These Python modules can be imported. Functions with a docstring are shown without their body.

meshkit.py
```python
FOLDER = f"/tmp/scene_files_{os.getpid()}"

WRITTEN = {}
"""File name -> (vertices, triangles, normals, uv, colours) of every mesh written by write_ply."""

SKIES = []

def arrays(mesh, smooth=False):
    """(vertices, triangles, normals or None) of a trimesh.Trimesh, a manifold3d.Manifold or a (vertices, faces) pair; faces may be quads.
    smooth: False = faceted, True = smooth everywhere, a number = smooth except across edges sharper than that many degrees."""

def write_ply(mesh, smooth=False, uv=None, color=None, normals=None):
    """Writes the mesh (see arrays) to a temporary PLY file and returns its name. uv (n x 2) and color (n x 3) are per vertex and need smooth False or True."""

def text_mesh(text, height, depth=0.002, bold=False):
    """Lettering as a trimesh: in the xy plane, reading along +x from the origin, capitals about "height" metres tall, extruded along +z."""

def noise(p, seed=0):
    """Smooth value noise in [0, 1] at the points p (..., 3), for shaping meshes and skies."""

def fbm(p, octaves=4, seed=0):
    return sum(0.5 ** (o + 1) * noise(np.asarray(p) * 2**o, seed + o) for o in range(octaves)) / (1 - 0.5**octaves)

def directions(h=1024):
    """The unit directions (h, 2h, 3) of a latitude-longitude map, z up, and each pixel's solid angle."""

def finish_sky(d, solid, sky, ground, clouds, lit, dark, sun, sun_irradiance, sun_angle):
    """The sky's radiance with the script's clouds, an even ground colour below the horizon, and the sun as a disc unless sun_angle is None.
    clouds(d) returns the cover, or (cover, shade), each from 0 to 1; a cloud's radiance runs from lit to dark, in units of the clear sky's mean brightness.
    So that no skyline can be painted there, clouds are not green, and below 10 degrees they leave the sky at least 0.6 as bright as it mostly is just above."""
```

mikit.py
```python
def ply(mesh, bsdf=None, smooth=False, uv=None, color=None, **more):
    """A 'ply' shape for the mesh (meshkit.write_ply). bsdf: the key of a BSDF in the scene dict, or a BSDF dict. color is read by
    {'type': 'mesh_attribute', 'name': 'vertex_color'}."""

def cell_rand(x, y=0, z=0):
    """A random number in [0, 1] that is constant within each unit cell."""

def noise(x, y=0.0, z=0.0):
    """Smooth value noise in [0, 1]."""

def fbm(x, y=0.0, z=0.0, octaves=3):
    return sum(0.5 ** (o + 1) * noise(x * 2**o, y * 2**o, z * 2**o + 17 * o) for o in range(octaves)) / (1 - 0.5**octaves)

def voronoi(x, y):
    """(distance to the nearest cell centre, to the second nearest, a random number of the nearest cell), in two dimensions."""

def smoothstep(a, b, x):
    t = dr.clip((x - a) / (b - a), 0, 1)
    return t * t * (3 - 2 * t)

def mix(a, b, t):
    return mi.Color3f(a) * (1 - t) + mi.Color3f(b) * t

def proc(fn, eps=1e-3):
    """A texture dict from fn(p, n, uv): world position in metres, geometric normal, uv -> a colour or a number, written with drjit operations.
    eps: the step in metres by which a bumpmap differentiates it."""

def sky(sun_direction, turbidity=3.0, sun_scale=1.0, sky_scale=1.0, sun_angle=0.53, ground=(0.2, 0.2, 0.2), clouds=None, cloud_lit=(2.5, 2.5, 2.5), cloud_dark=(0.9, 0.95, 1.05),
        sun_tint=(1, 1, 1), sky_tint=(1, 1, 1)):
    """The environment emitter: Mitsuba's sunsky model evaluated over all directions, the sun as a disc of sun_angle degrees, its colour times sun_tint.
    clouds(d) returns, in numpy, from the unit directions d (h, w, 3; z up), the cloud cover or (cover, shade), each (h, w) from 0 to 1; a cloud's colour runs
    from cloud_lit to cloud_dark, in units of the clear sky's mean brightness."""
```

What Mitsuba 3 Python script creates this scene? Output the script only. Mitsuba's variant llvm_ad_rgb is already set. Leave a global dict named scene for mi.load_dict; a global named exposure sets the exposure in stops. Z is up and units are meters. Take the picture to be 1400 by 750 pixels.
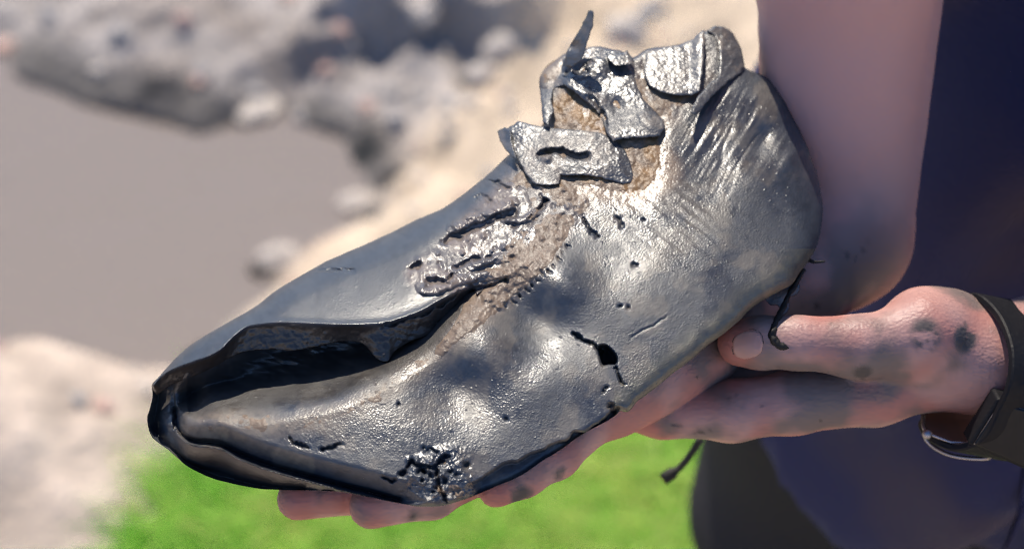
import math, numpy as np, trimesh, manifold3d as m3, mitsuba as mi, drjit as dr, mikit, meshkit
from scipy import ndimage as ndi
from scipy.interpolate import RBFInterpolator
from scipy.spatial import cKDTree, Delaunay
from shapely.geometry import Polygon, Point, LineString
import shapely
T = mi.ScalarTransform4f
scene, labels = {}, {}
rng = np.random.default_rng(7)

# ---------------------------------------------------------------- camera, sky, exposure
PITCH, FOV, DIST = math.radians(38), 22.0, 0.90
S = 2 * DIST * math.tan(math.radians(FOV / 2)) / 1400          # metres per unit at the focus plane
CEN = np.array([0, 0, 1.05])
FWD = np.array([0, math.cos(PITCH), -math.sin(PITCH)])
RGT = np.array([1.0, 0, 0]); UPV = np.cross(RGT, FWD)
EYE = CEN - DIST * FWD
scene['camera'] = {'type': 'thinlens', 'fov': FOV, 'fov_axis': 'x', 'aperture_radius': 0.0052, 'focus_distance': DIST - 0.004,
                   'near_clip': 0.05, 'far_clip': 500.0,
                   'to_world': T().look_at(origin=EYE.tolist(), target=CEN.tolist(), up=[0, 0, 1])}
SUN = (-0.12, 0.53, 0.85)
scene['sky'] = mikit.sky(SUN, turbidity=3.0, sun_tint=(.92, 1.0, 1.11), sky_tint=(.90, .99, 1.14), ground=(0.22, 0.2, 0.17))
exposure = 2.2

def at(px, py, t=0.0):
    """the point seen at (px, py) of the 1400 x 750 photograph, t units nearer than the focus plane"""
    px, py, t = np.broadcast_arrays(np.asarray(px, float), np.asarray(py, float), np.asarray(t, float))
    u, v, d = (px - 700) * S / DIST, (375 - py) * S / DIST, DIST - t * S
    return EYE + (FWD + u[..., None] * RGT + v[..., None] * UPV) * d[..., None]

def on_plane(px, py, z=0.0):
    u, v = (px - 700) * S / DIST, (375 - py) * S / DIST
    d = FWD + u * RGT + v * UPV
    return EYE + d * (z - EYE[2]) / d[2]

def tag(key, label=None, cat=None, group=None, kind=None):
    e = {k: v for k, v in (('label', label), ('category', cat), ('group', group), ('kind', kind)) if v}
    if e: labels[key] = e

def put(key, mesh, bsdf, smooth=True, label=None, cat=None, group=None, kind=None, **kw):
    scene[key] = mikit.ply(mesh, bsdf, smooth=smooth, **kw)
    tag(key, label, cat, group, kind)

sstep = lambda a, b, x: (lambda q: q * q * (3 - 2 * q))(np.clip((x - a) / (b - a), 0, 1))

# ---------------------------------------------------------------- materials
def rgb(*c): return {'type': 'rgb', 'value': list(c)}
# ---------------------------------------------------------------- modelling helpers
def spline(pts, n=8, closed=False):
    """Catmull-Rom through the points"""
    p = np.asarray(pts, float); k = len(p); out = []
    for i in range(k if closed else k - 1):
        a, b, c, d = (p[(i + j) % k] if closed else p[min(max(i + j, 0), k - 1)] for j in (-1, 0, 1, 2))
        for q in np.arange(n) / n:
            out.append(0.5 * (2 * b + (c - a) * q + (2 * a - 5 * b + 4 * c - d) * q * q + (3 * b - a - 3 * c + d) * q ** 3))
    if not closed: out.append(p[-1])
    return np.array(out)

def dseg(X, Y, line):
    """distance to a polyline and the position 0..1 along it"""
    line = np.asarray(line, float); best = np.full(X.shape, 1e9); pos = np.zeros(X.shape)
    n = len(line) - 1
    x0, x1 = line[:, 0].min() - 70, line[:, 0].max() + 70; y0, y1 = line[:, 1].min() - 70, line[:, 1].max() + 70
    m = (X > x0) & (X < x1) & (Y > y0) & (Y < y1); xs, ys = X[m], Y[m]; b = best[m]; s = pos[m]
    for i in range(n):
        a, d = line[i], line[i + 1] - line[i]
        q = np.clip(((xs - a[0]) * d[0] + (ys - a[1]) * d[1]) / max(d @ d, 1e-9), 0, 1)
        e = np.hypot(xs - a[0] - q * d[0], ys - a[1] - q * d[1])
        k = e < b; b[k] = e[k]; s[k] = ((i + q) / n)[k]
    best[m], pos[m] = b, s
    return best, pos

def sdist(X, Y, poly):
    """signed distance to a closed polygon, positive inside"""
    P = np.asarray(poly, float); Q = np.vstack([P, P[:1]])
    L = np.concatenate([np.linspace(Q[i], Q[i + 1], max(2, int(np.hypot(*(Q[i + 1] - Q[i])) / 0.7)), endpoint=False) for i in range(len(P))])
    d, _ = cKDTree(L).query(np.stack([X.ravel(), Y.ravel()], 1))
    ins = shapely.contains_xy(Polygon(P), X.ravel(), Y.ravel())
    return np.where(ins, d, -d).reshape(X.shape)

def tps(pts, X, Y, smooth=0.0):
    p = np.asarray(pts, float)
    f = RBFInterpolator(p[:, :2] / 500, p[:, 2], kernel='thin_plate_spline', smoothing=smooth)
    k = 4; xs, ys = X[::k, ::k], Y[::k, ::k]
    lo = f(np.stack([xs.ravel(), ys.ravel()], 1) / 500).reshape(xs.shape)
    gy, gx = np.meshgrid(np.arange(X.shape[0]) / k, np.arange(X.shape[1]) / k, indexing='ij')
    return ndi.map_coordinates(lo, [gy, gx], order=3, mode='nearest')

def nz(X, Y, scale, seed=0, oct=3, ax=1.0, rot=0.0):
    c, s = math.cos(rot), math.sin(rot)
    p = np.stack([(X * c + Y * s) / scale / ax, (-X * s + Y * c) / scale, np.full(X.shape, seed * 3.7)], -1)
    return meshkit.fbm(p, oct, seed) - 0.5

def sheet(poly, X, Y, front, back, h, col=None):
    """a closed solid over the polygon: front and back depth rasters meet in a wall along the outline. -> mesh, uv, colours"""
    P = Polygon(poly).buffer(0)
    sd = sdist(X, Y, poly)
    inner = sd > 0.55 * h
    L = LineString(np.vstack([poly, poly[:1]])); n = max(8, int(L.length / h))
    ring = np.array([L.interpolate(i / n, normalized=True).coords[0] for i in range(n)])
    pts = np.vstack([np.stack([X[inner], Y[inner]], 1), ring])
    tri = Delaunay(pts).simplices
    c = pts[tri].mean(1); tri = tri[shapely.contains_xy(P.buffer(0.02), c[:, 0], c[:, 1])]
    e = pts[tri]; ar = (e[:, 1, 0] - e[:, 0, 0]) * (e[:, 2, 1] - e[:, 0, 1]) - (e[:, 1, 1] - e[:, 0, 1]) * (e[:, 2, 0] - e[:, 0, 0])
    tri = tri[np.abs(ar) > 1e-6]; ar = ar[np.abs(ar) > 1e-6]
    tri[ar > 0] = tri[ar > 0][:, ::-1]
    k = [(pts[:, 1] - Y[0, 0]) / (Y[1, 0] - Y[0, 0]), (pts[:, 0] - X[0, 0]) / (X[0, 1] - X[0, 0])]
    samp = lambda r: ndi.map_coordinates(r, k, order=1, mode='nearest')
    f, b = samp(front), samp(back)
    N, ni = len(pts), int(inner.sum())
    V = np.vstack([at(pts[:, 0], pts[:, 1], f), at(pts[:, 0], pts[:, 1], b)])
    i = np.arange(n); a, a2 = ni + i, ni + (i + 1) % n
    orient = np.sum(ring[:, 0] * np.roll(ring[:, 1], -1) - np.roll(ring[:, 0], -1) * ring[:, 1])
    w = np.vstack([np.stack([a, a2, a2 + N], 1), np.stack([a, a2 + N, a + N], 1)])
    if orient < 0: w = w[:, ::-1]
    F = np.vstack([tri, tri[:, ::-1] + N, w])
    M = trimesh.Trimesh(V, F, process=False)
    M.invert() if M.volume < 0 else None
    uv = np.vstack([pts, pts]) / 1000.0
    C = None
    if col is not None: C = np.stack([np.concatenate([samp(col[..., j])] * 2) for j in range(3)], 1)
    return M, uv, C

def nets(f, lo, hi, h):
    """surface nets of a vectorised signed distance function, negative inside"""
    lo = np.asarray(lo, float); n = np.ceil((np.asarray(hi) - lo) / h).astype(int) + 1
    ax = [lo[i] + h * np.arange(n[i]) for i in range(3)]
    G = np.stack(np.meshgrid(*ax, indexing='ij'), -1).astype(np.float32)
    v = f(G.reshape(-1, 3)).reshape(n)
    for k in range(3):
        w = np.moveaxis(v, k, 0); w[0] = np.maximum(w[0], h); w[-1] = np.maximum(w[-1], h)
    ins = v < 0
    cs = [(a, b, c) for a in (0, 1) for b in (0, 1) for c in (0, 1)]
    sl = lambda o: tuple(slice(o[i], n[i] - 1 + o[i]) for i in range(3))
    cnt = sum(ins[sl(c)].astype(np.int8) for c in cs)
    act = (cnt > 0) & (cnt < 8)
    idx = -np.ones(act.shape, int); idx[act] = np.arange(act.sum()); ci = np.argwhere(act)
    acc = np.zeros((len(ci), 3)); num = np.zeros(len(ci))
    val = {c: v[sl(c)][act] for c in cs}
    for c in cs:
        for k in range(3):
            if c[k] == 0:
                d = tuple(1 if j == k else c[j] for j in range(3))
                a, b = val[c], val[d]; x = (a < 0) != (b < 0)
                q = np.where(x, a / np.where(x, a - b, 1), 0)
                p = np.tile(np.array(c, float), (len(ci), 1)); p[:, k] = q
                acc[x] += p[x]; num[x] += 1
    V = lo + h * (ci + acc / num[:, None])
    F = []
    for k in range(3):
        a, b = (k + 1) % 3, (k + 2) % 3
        s0 = [slice(None)] * 3; s1 = [slice(None)] * 3
        s0[k] = slice(0, n[k] - 1); s1[k] = slice(1, n[k])
        x = ins[tuple(s0)] != ins[tuple(s1)]
        e = np.argwhere(x); e = e[(e[:, a] > 0) & (e[:, b] > 0) & (e[:, a] < n[a] - 1) & (e[:, b] < n[b] - 1)]
        flip = ins[tuple(e.T)]
        def cell(da, db):
            q = e.copy(); q[:, a] -= da; q[:, b] -= db; return idx[tuple(q.T)]
        quad = np.stack([cell(1, 1), cell(0, 1), cell(0, 0), cell(1, 0)], 1)
        quad[~flip] = quad[~flip][:, ::-1]
        F += [quad[:, [0, 1, 2]], quad[:, [0, 2, 3]]]
    M = trimesh.Trimesh(V, np.vstack(F), process=False)
    return M

def rcone(p, a, b, ra, rb):
    """distance to a tapered capsule"""
    a, b = np.asarray(a, np.float32), np.asarray(b, np.float32); d = b - a
    q = np.clip((p - a) @ d / max(d @ d, 1e-12), 0, 1)
    return np.linalg.norm(p - a - q[:, None] * d, axis=1) - (ra + q * (rb - ra))

def smin(a, b, k):
    h = np.clip(0.5 + 0.5 * (b - a) / k, 0, 1)
    return b + (a - b) * h - k * h * (1 - h)

def tube(pts, rad, sides=8, seed=None):
    p = np.asarray(pts, float); r = np.broadcast_to(np.asarray(rad, float), (len(p),))
    t = np.gradient(p, axis=0); t /= np.linalg.norm(t, axis=1, keepdims=True)
    u = np.cross(t[0], [0.3, 0.5, 0.8]); U = []
    for k in range(len(p)):
        u = u - t[k] * (u @ t[k]); u /= np.linalg.norm(u); U.append(u)
    U = np.array(U); W = np.cross(t, U); a = np.arange(sides) * 2 * np.pi / sides
    rr = r[:, None] * (1 if seed is None else 1 + 0.25 * np.random.default_rng(seed).normal(size=(len(p), sides)).clip(-1, 1))
    V = (p[:, None] + rr[..., None] * (np.cos(a)[None, :, None] * U[:, None] + np.sin(a)[None, :, None] * W[:, None])).reshape(-1, 3)
    n = len(p); i, j = np.meshgrid(np.arange(n - 1), np.arange(sides), indexing='ij'); j2 = (j + 1) % sides
    q = np.stack([i * sides + j, i * sides + j2, (i + 1) * sides + j2, (i + 1) * sides + j], -1).reshape(-1, 4)
    V = np.vstack([V, p[0], p[-1]]); a0, a1 = n * sides, n * sides + 1; s = np.arange(sides)
    F = np.vstack([q[:, [0, 1, 2]], q[:, [0, 2, 3]], np.stack([np.full(sides, a0), (s + 1) % sides, s], 1),
                   np.stack([np.full(sides, a1), (n - 1) * sides + s, (n - 1) * sides + (s + 1) % sides], 1)])
    return trimesh.Trimesh(V, F, process=False)
def bsdf(key, base, rough=0.5, spec=0.5, bump=None, amp=0.0, eps=2e-4, two=True, **kw):
    b = {'type': 'principled', 'base_color': base if isinstance(base, dict) else rgb(*base), 'roughness': rough, **({} if spec is None else {'specular': spec}), **kw}
    if bump is not None: b = {'type': 'bumpmap', 'arbitrary': mikit.proc(bump, eps), 'scale': amp, 'bsdf': b}
    scene[key] = {'type': 'twosided', 'bsdf': b} if two else b
VC = {'type': 'mesh_attribute', 'name': 'vertex_color'}
N, FB = mikit.noise, mikit.fbm
def leather_bump(p, n, uv):
    q = p * 1000.0
    grain = 0.5 * N(q.x * 2.2, q.y * 2.2, q.z * 2.2) + 0.45 * N(q.x * 4.1, q.y * 4.1, q.z * 4.1 + 9)
    sand = mikit.smoothstep(.84, .95, N(q.x * 1.5, q.y * 1.5, q.z * 1.5 + 40))
    return grain * (.7 + .5 * N(q.x * .12, q.y * .12, q.z * .12)) + 1.1 * sand
def leather_rough(p, n, uv):
    q = p * 1000.0
    return mi.Color3f(0.34 + 0.24 * mikit.smoothstep(.34, .66, FB(q.x * .07, q.y * .07, q.z * .07 + 3)) - 0.08 * mikit.smoothstep(.55, .75, N(q.x * .5, q.y * .5, q.z * .5)))
def mud_bump(p, n, uv):
    q = p * 1000.0
    return 0.7 * FB(q.x * .45, q.y * .45, q.z * .45, octaves=3) + 0.6 * N(q.x * 1.6, q.y * 1.6, q.z * 1.6)
bsdf('wet_leather', VC, mikit.proc(leather_rough), None, leather_bump, 0.00019, eta=1.66, clearcoat=.12, clearcoat_gloss=.75)
bsdf('rough_leather', VC, mikit.proc(leather_rough), None, mud_bump, 0.00032, eta=1.7, clearcoat=.5, clearcoat_gloss=.85)
bsdf('dark_cord', (0.012, 0.011, 0.010), 0.65, .3)
bsdf('wet_mud', VC, .5, .35, mud_bump, .00028, clearcoat=.08, clearcoat_gloss=.9)
bsdf('smooth_leather', VC, .36, None, leather_bump, .00011, eta=1.54, clearcoat=.1, clearcoat_gloss=.7)
# ---------------------------------------------------------------- the shoe
H = 1.4
X, Y = np.meshgrid(np.arange(185, 1150, H), np.arange(20, 710, H))
SIL = [(201,574),(206,555),(209,540),(208,527),(212,521),(230,500),(250,480),(270,465),(295,450),(320,436),(348,420),(372,401),(400,383),(447,357),(490,338),(530,320),(570,300),(605,285),(640,262),(668,238),(690,216),(715,195),
       (742,174),(745,165),(741,140),(737,112),(742,99),(755,86),(775,72),(800,66),(815,64),(830,66),(850,72),(866,79),(886,67),(920,63),(945,55),(965,42),(985,36),(1003,48),(1013,70),(1018,92),
       (1045,104),(1062,118),(1076,137),(1086,160),(1093,178),(1104,202),(1111,222),(1119,247),(1124,275),(1125,297),(1121,320),(1115,340),(1105,358),(1095,370),(1083,388),(1060,401),(1030,418),(1002,446),(970,470),(940,495),(920,510),(890,535),(872,547),(866,556),(858,563),(848,561),
       (843,566),(832,574),(815,583),(800,591),(787,599),(770,612),(745,627),(720,645),(700,655),(650,676),(612,689),(580,692),(560,690),(530,684),(500,678),(470,672),(430,670),(374,669),(350,667),(320,661),(290,653),(265,642),(245,628),(231,615),(215,604),(206,594)]
rough_edge = np.array(spline(SIL, 3, True))
rough_edge = rough_edge + 1.3 * np.stack([meshkit.noise(np.c_[rough_edge * .09, rough_edge[:, :1] * 0]) - .5, meshkit.noise(np.c_[rough_edge * .09, rough_edge[:, :1] * 0 + 5]) - .5], 1)
SD = sdist(X, Y, rough_edge)
LAND = [(205,574,10),(212,522,-5),(250,480,-42),(320,436,-72),(400,383,-118),(490,338,-160),(570,300,-186),(668,238,-205),(742,174,-225),(742,99,-270),(815,64,-290),(886,67,-310),(985,36,-325),(1018,92,-310),(1062,118,-290),(1093,178,-260),(1119,247,-225),(1125,297,-190),(1105,358,-112),
        (1060,401,-48),(1002,446,0),(940,495,42),(872,547,74),(800,591,105),(745,627,122),(700,655,140),(650,676,158),(580,692,174),(500,678,176),(430,670,164),(350,667,138),(290,653,80),(231,615,35),
        (235,500,15),(262,492,35),(320,455,34),(400,440,56),(480,440,60),(560,428,46),(620,398,14),(690,350,-35),(740,300,-70),(790,270,-110),(750,370,-14),(735,440,6),(700,545,108),(800,420,0),(640,450,30),(620,520,62),(630,570,118),
        (250,570,50),(300,590,85),(400,600,118),(460,610,130),(420,560,85),(520,530,75),(590,480,45),(650,430,20),(550,600,150),(600,640,160),(700,600,130),
        (780,500,68),(840,500,62),(860,410,-8),(800,350,-62),(850,330,-72),(920,300,-95),(930,400,-12),(980,380,-34),(1000,330,-76),(1050,350,-76),(960,440,16),(960,260,-132),(900,250,-136),(1010,230,-156),(960,200,-188),(1040,180,-216),(1000,150,-236),(1080,260,-168),(1060,300,-118),
        (850,180,-188),(800,150,-206),(900,130,-238),(850,110,-244),(950,90,-276),(780,230,-146),(700,260,-125),(640,300,-88),(580,350,-45)]
TH = tps(LAND, X, Y, 0.15)
RAD = np.clip(tps([(205,574,32),(230,500,26),(400,383,34),(600,287,40),(690,216,36),(742,140,14),(815,64,8),(900,66,8),(985,36,8),(1062,118,40),(1110,222,46),(1125,297,52),(1100,365,34),(1030,418,22),(940,495,20),(872,547,16),(800,591,8),(700,655,10),(600,690,12),(430,670,30),(320,661,34),(245,628,36)], X, Y, 0.01), 6, 70)
def roll(sd, R): return -R * (1 - np.sqrt(np.clip(1 - (1 - np.clip(sd / R, 0, 1)) ** 2, 0, 1)))
BASE = TH + roll(SD, RAD) * 1.25
Bf = BASE.copy()                                   # the near side, vamp and collar
mud = np.zeros(X.shape); dirt = np.zeros(X.shape); rawm = np.zeros(X.shape)
WX, WY = 2 * nz(X, Y, 11, 201, 3), 2 * nz(X, Y, 11, 202, 3)
def inside(poly, soft=8, n=4): return sstep(-soft, soft, sdist(X, Y, spline(poly, n, True)))
def carve(D, line, w, depth, sharp=1.0, n=5, wob=1.5, seed=0):
    l = spline(line, n); l = l + wob * (np.random.default_rng(seed + len(line)).random(l.shape) - .5) * 2
    d, s = dseg(X + 5 * WX, Y + 5 * WY, l); d = d + w * .9 * WX; D -= depth * np.clip(1 - d / w, 0, 1) ** sharp * np.clip(np.minimum(s, 1 - s) * 8 + .35, 0, 1)
def bump(D, x, y, r, a, ry=None, rot=0):
    c, s = math.cos(rot), math.sin(rot); u, v = (X - x) * c + (Y - y) * s, -(X - x) * s + (Y - y) * c
    D += a * np.exp(-(u / r) ** 2 - (v / (ry or r)) ** 2)

# dents and swellings of the collapsed leather
def turn(x, y, r, gx, gy):
    w = np.exp(-((X - x) ** 2 + (Y - y) ** 2) / r ** 2); Bf[:] += w * (gx * (X - x) + gy * (Y - y))
turn(750, 412, 50, .5, -.72); turn(642, 505, 54, .3, -.55); turn(1000, 232, 50, .25, .1); turn(285, 580, 26, .1, .6); bump(Bf, 740, 530, 50, 6, 34, -.7)
bump(Bf, 870, 400, 70, 8, 50, -.6); bump(Bf, 1040, 195, 32, -13, 16, -.9); bump(Bf, 1080, 215, 26, 7, 9, -1.0)
Bf += 5 * nz(X, Y, 90, 3) + 1.3 * nz(X, Y, 26, 5) + 0.3 * nz(X, Y, 9, 8, 2)
# creases above the heel
w = np.exp(-((X - 1000) / 75) ** 2 - ((Y - 185) / 60) ** 2)
Bf += w * 9 * (np.abs(nz(X, Y, 15, 21, 3, 5.0, -1.0)) * 2 - .4)
w = np.exp(-((X - 930) / 90) ** 2 - ((Y - 305) / 45) ** 2)
Bf += w * 3.2 * nz(X, Y, 7, 23, 2, 9.0, .62)
# the cavity under the toe flap: the near side's sheet dips and runs on below it
CAV = [(228,560),(236,515),(300,470),(370,425),(470,415),(560,405),(630,380),(668,385),(650,415),(622,442),(590,480),(540,512),(500,532),(450,552),(400,562),(340,572),(290,566),(252,572)]
cav = sdist(X, Y, spline(CAV, 4, True))
hole = sstep(0, 62, cav); Bf -= 92 * hole * sstep(10, 40, SD) + 10 * sstep(-14, 10, cav)
Bf += hole * (20 * nz(X, Y, 18, 31, 3, 3.0, .2) + 9 * nz(X, Y, 6, 33, 2, 2.5, .1))
bump(Bf, 262, 545, 16, -30, 22); bump(Bf, 246, 575, 8, -6, 18)
# lower rim of the upper, the groove and the sole edge below it
GR = [(238,560),(243,585),(262,602),(300,607),(330,622),(370,637),(420,651),(470,664),(515,675),(545,684)]
gl = spline(GR, 6); gd, gs = dseg(X, Y, gl)
gy = np.interp(X, gl[:, 0], gl[:, 1]); below = Y - gy
side = sstep(225, 262, X) * sstep(585, 545, X)
Bf -= side * 34 * sstep(-34, 0, below) * sstep(6, 0, below) ** .5
Bf -= side * 26 * np.clip(1 - gd / 6, 0, 1)
Bf -= side * 62 * np.clip((below - 3) / 34, 0, 1)
Bf += side * 5 * np.exp(-((below - 4) / 3.5) ** 2) * (.6 + 2 * nz(X, Y, 7, 43, 2))
Bf -= 92 * np.clip((256 - X) / 50, 0, 1) * sstep(496, 530, Y)
Bf += sstep(262, 225, X) * sstep(510, 540, Y) * (9 * nz(X, Y, 14, 44, 3) + 3 * nz(X, Y, 6, 45))
carve(Bf, [(240,556),(238,575),(242,590)], 2.6, 9)
Bf -= sstep(0, 12, below) * side * 7 * np.abs(nz(X, Y, 6, 41, 2, 6, .35))
# tears, cracks, pits
def crack(l, w=2.2, d=9, seed=0): carve(Bf, l, w, d, .8, 6, 1.6, seed)
crack([(395,597),(402,604),(411,609),(425,612)]); crack([(440,613),(452,612),(464,608)], 3, 12)
crack([(782,455),(795,464),(806,468),(815,474),(822,482)], 2.6, 12); crack([(842,500),(846,512),(851,524)], 2.4, 11)
HOLE = [(818,474),(828,472),(838,480),(843,488),(842,497),(832,498),(824,499),(820,488)]
Bf -= 60 * sstep(-1.5, 3, sdist(X, Y, spline(HOLE, 3, True)))
for l in ([(860,464),(880,452),(900,440),(914,430)],): carve(Bf, l, 2.2, 2.4)
for x, y, r in ((866,361,2.2),(859,420,2.4),(870,362,2.0),(848,418,2),(829,529,2.4),(692,572,2.5),(545,552,2),(880,300,1.8),(825,534,2.5)): bump(Bf, x, y, r * 1.25, -7, r * .8, x)
crack([(798,296),(802,306),(808,318),(814,318),(818,325)], 2.2, 8); crack([(842,296),(848,302),(850,310)], 2.2, 6); crack([(745,272),(742,280),(738,288)], 3, 12)
# stitch row: pierced holes with a raised rim
sp = np.array([(690,420),(700,412),(709,403),(718,396),(726,390),(733,382),(741,376),(748,370),(755,362),(762,354),(768,345),(774,335)], float)
for i, (x, y) in enumerate(sp):
    bump(Bf, x, y, 3.4, 2.2); bump(Bf, x + 1, y + (i % 3 - 1), 1.6, -5 - (i * 7 % 5), 3.2, -.5); bump(Bf, x + 5, y + 2, 1.5, -4 * (i % 2), 2.4, -.9)
# crushed clump at the lower edge, beside the toe
cl = inside([(556,648),(575,626),(612,612),(640,618),(636,640),(652,668),(620,690),(570,692),(545,672)], 9)
Bf += cl * (16 * nz(X, Y, 12, 51, 3) + 12 * np.abs(nz(X, Y, 5, 52, 2)) + 4)
for l, w, d in (([(556,640),(565,632),(585,640),(597,636),(606,622),(612,624)], 3, 13), ([(596,640),(598,660),(606,676),(615,688)], 3.4, 12), ([(524,652),(532,656),(540,657)], 2.4, 12), ([(546,648),(556,644)], 3.5, 14), ([(600,622),(590,612)], 2.2, 8)): carve(Bf, l, w, d, .7)
r9 = np.random.default_rng(8)
for _ in range(46):
    x, y = r9.normal(600, 24), r9.normal(650, 17)
    bump(Bf, x, y, r9.uniform(2, 5), r9.uniform(-13, 8), r9.uniform(2, 4), r9.uniform(0, 3))
# torn lower edge: the upper ends short of the sole
ED = np.array(spline([(634,662),(655,654),(678,640),(690,631),(708,630),(730,617),(748,611),(760,604),(775,601),(785,590),(800,588),(812,579),(826,571),(836,560)], 5))
ED[:, 1] += 2.2 * (meshkit.noise(np.c_[ED * .12, ED[:, :1] * 0]) - .5) * 2
ey = np.interp(X, ED[:, 0], ED[:, 1]); m = sstep(632, 660, X) * (X < 842)
Bf -= m * 24 * sstep(-1, 3, Y - ey); dirt += 0
crack([(833,553),(838,558),(844,560)], 4, 14)
# throat: mud and scraps of lacing
TM = [(552,372),(575,352),(600,330),(640,290),(672,262),(700,236),(745,246),(790,262),(815,285),(800,300),(780,318),(760,345),(735,375),(700,410),(655,445),(618,470),(600,480),(612,440),(640,400),(600,405),(572,402)]
tm = inside(TM, 9)
Bf += tm * (7 * nz(X, Y, 22, 61, 3, 2.2, -.62) + 5 * nz(X, Y, 8, 62, 3) + 2 * np.abs(nz(X, Y, 4, 63, 2)))
THR = np.zeros(X.shape)
def bar(l, w, a):
    d, s = dseg(X + 4 * WX, Y + 4 * WY, spline(l, 5)); q = np.clip(d / w, 0, 1); THR[:] += a * (1 + 1.2 * WX) * np.sqrt(1 - q * q) * np.clip(np.minimum(s, 1 - s) * 10 + .3, 0, 1)
bar([(618,312),(650,298),(680,285),(702,277)], 8, 13); bar([(628,372),(655,360),(680,354),(700,350)], 6, 6)
bar([(690,300),(715,300),(735,290)], 5, 6); bar([(575,392),(590,398),(615,388),(640,380),(700,372)], 7, 7)
carve(THR, [(560,367),(566,364),(572,360)], 3.8, 9.8); carve(THR, [(582,388),(596,382),(612,384),(620,374)], 4.5, 11.2); carve(THR, [(612,322),(650,312),(690,296),(706,290)], 3.8, 6.3)
carve(THR, [(606,332),(622,322),(630,326)], 4.5, 9.8); carve(THR, [(622,366),(650,354),(672,352)], 3.8, 8.4); carve(THR, [(640,398),(665,392),(694,383)], 3.8, 11.2)
carve(THR, [(636,410),(645,400),(640,392)], 4.5, 8.4); carve(THR, [(668,248),(684,252),(697,258)], 3.0, 8.4); carve(THR, [(648,272),(660,268),(668,278)], 3.8, 6.3); carve(THR, [(735,265),(742,275),(730,290),(722,300)], 2.2, 5.6)
r2 = np.random.default_rng(3)
for _ in range(420):
    x, y = r2.uniform(550, 800), r2.uniform(240, 470)
    if shapely.contains_xy(Polygon(TM), x, y): bump(THR, x, y, r2.uniform(1.6, 4), r2.uniform(-4, 5))
Bf += THR
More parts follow.
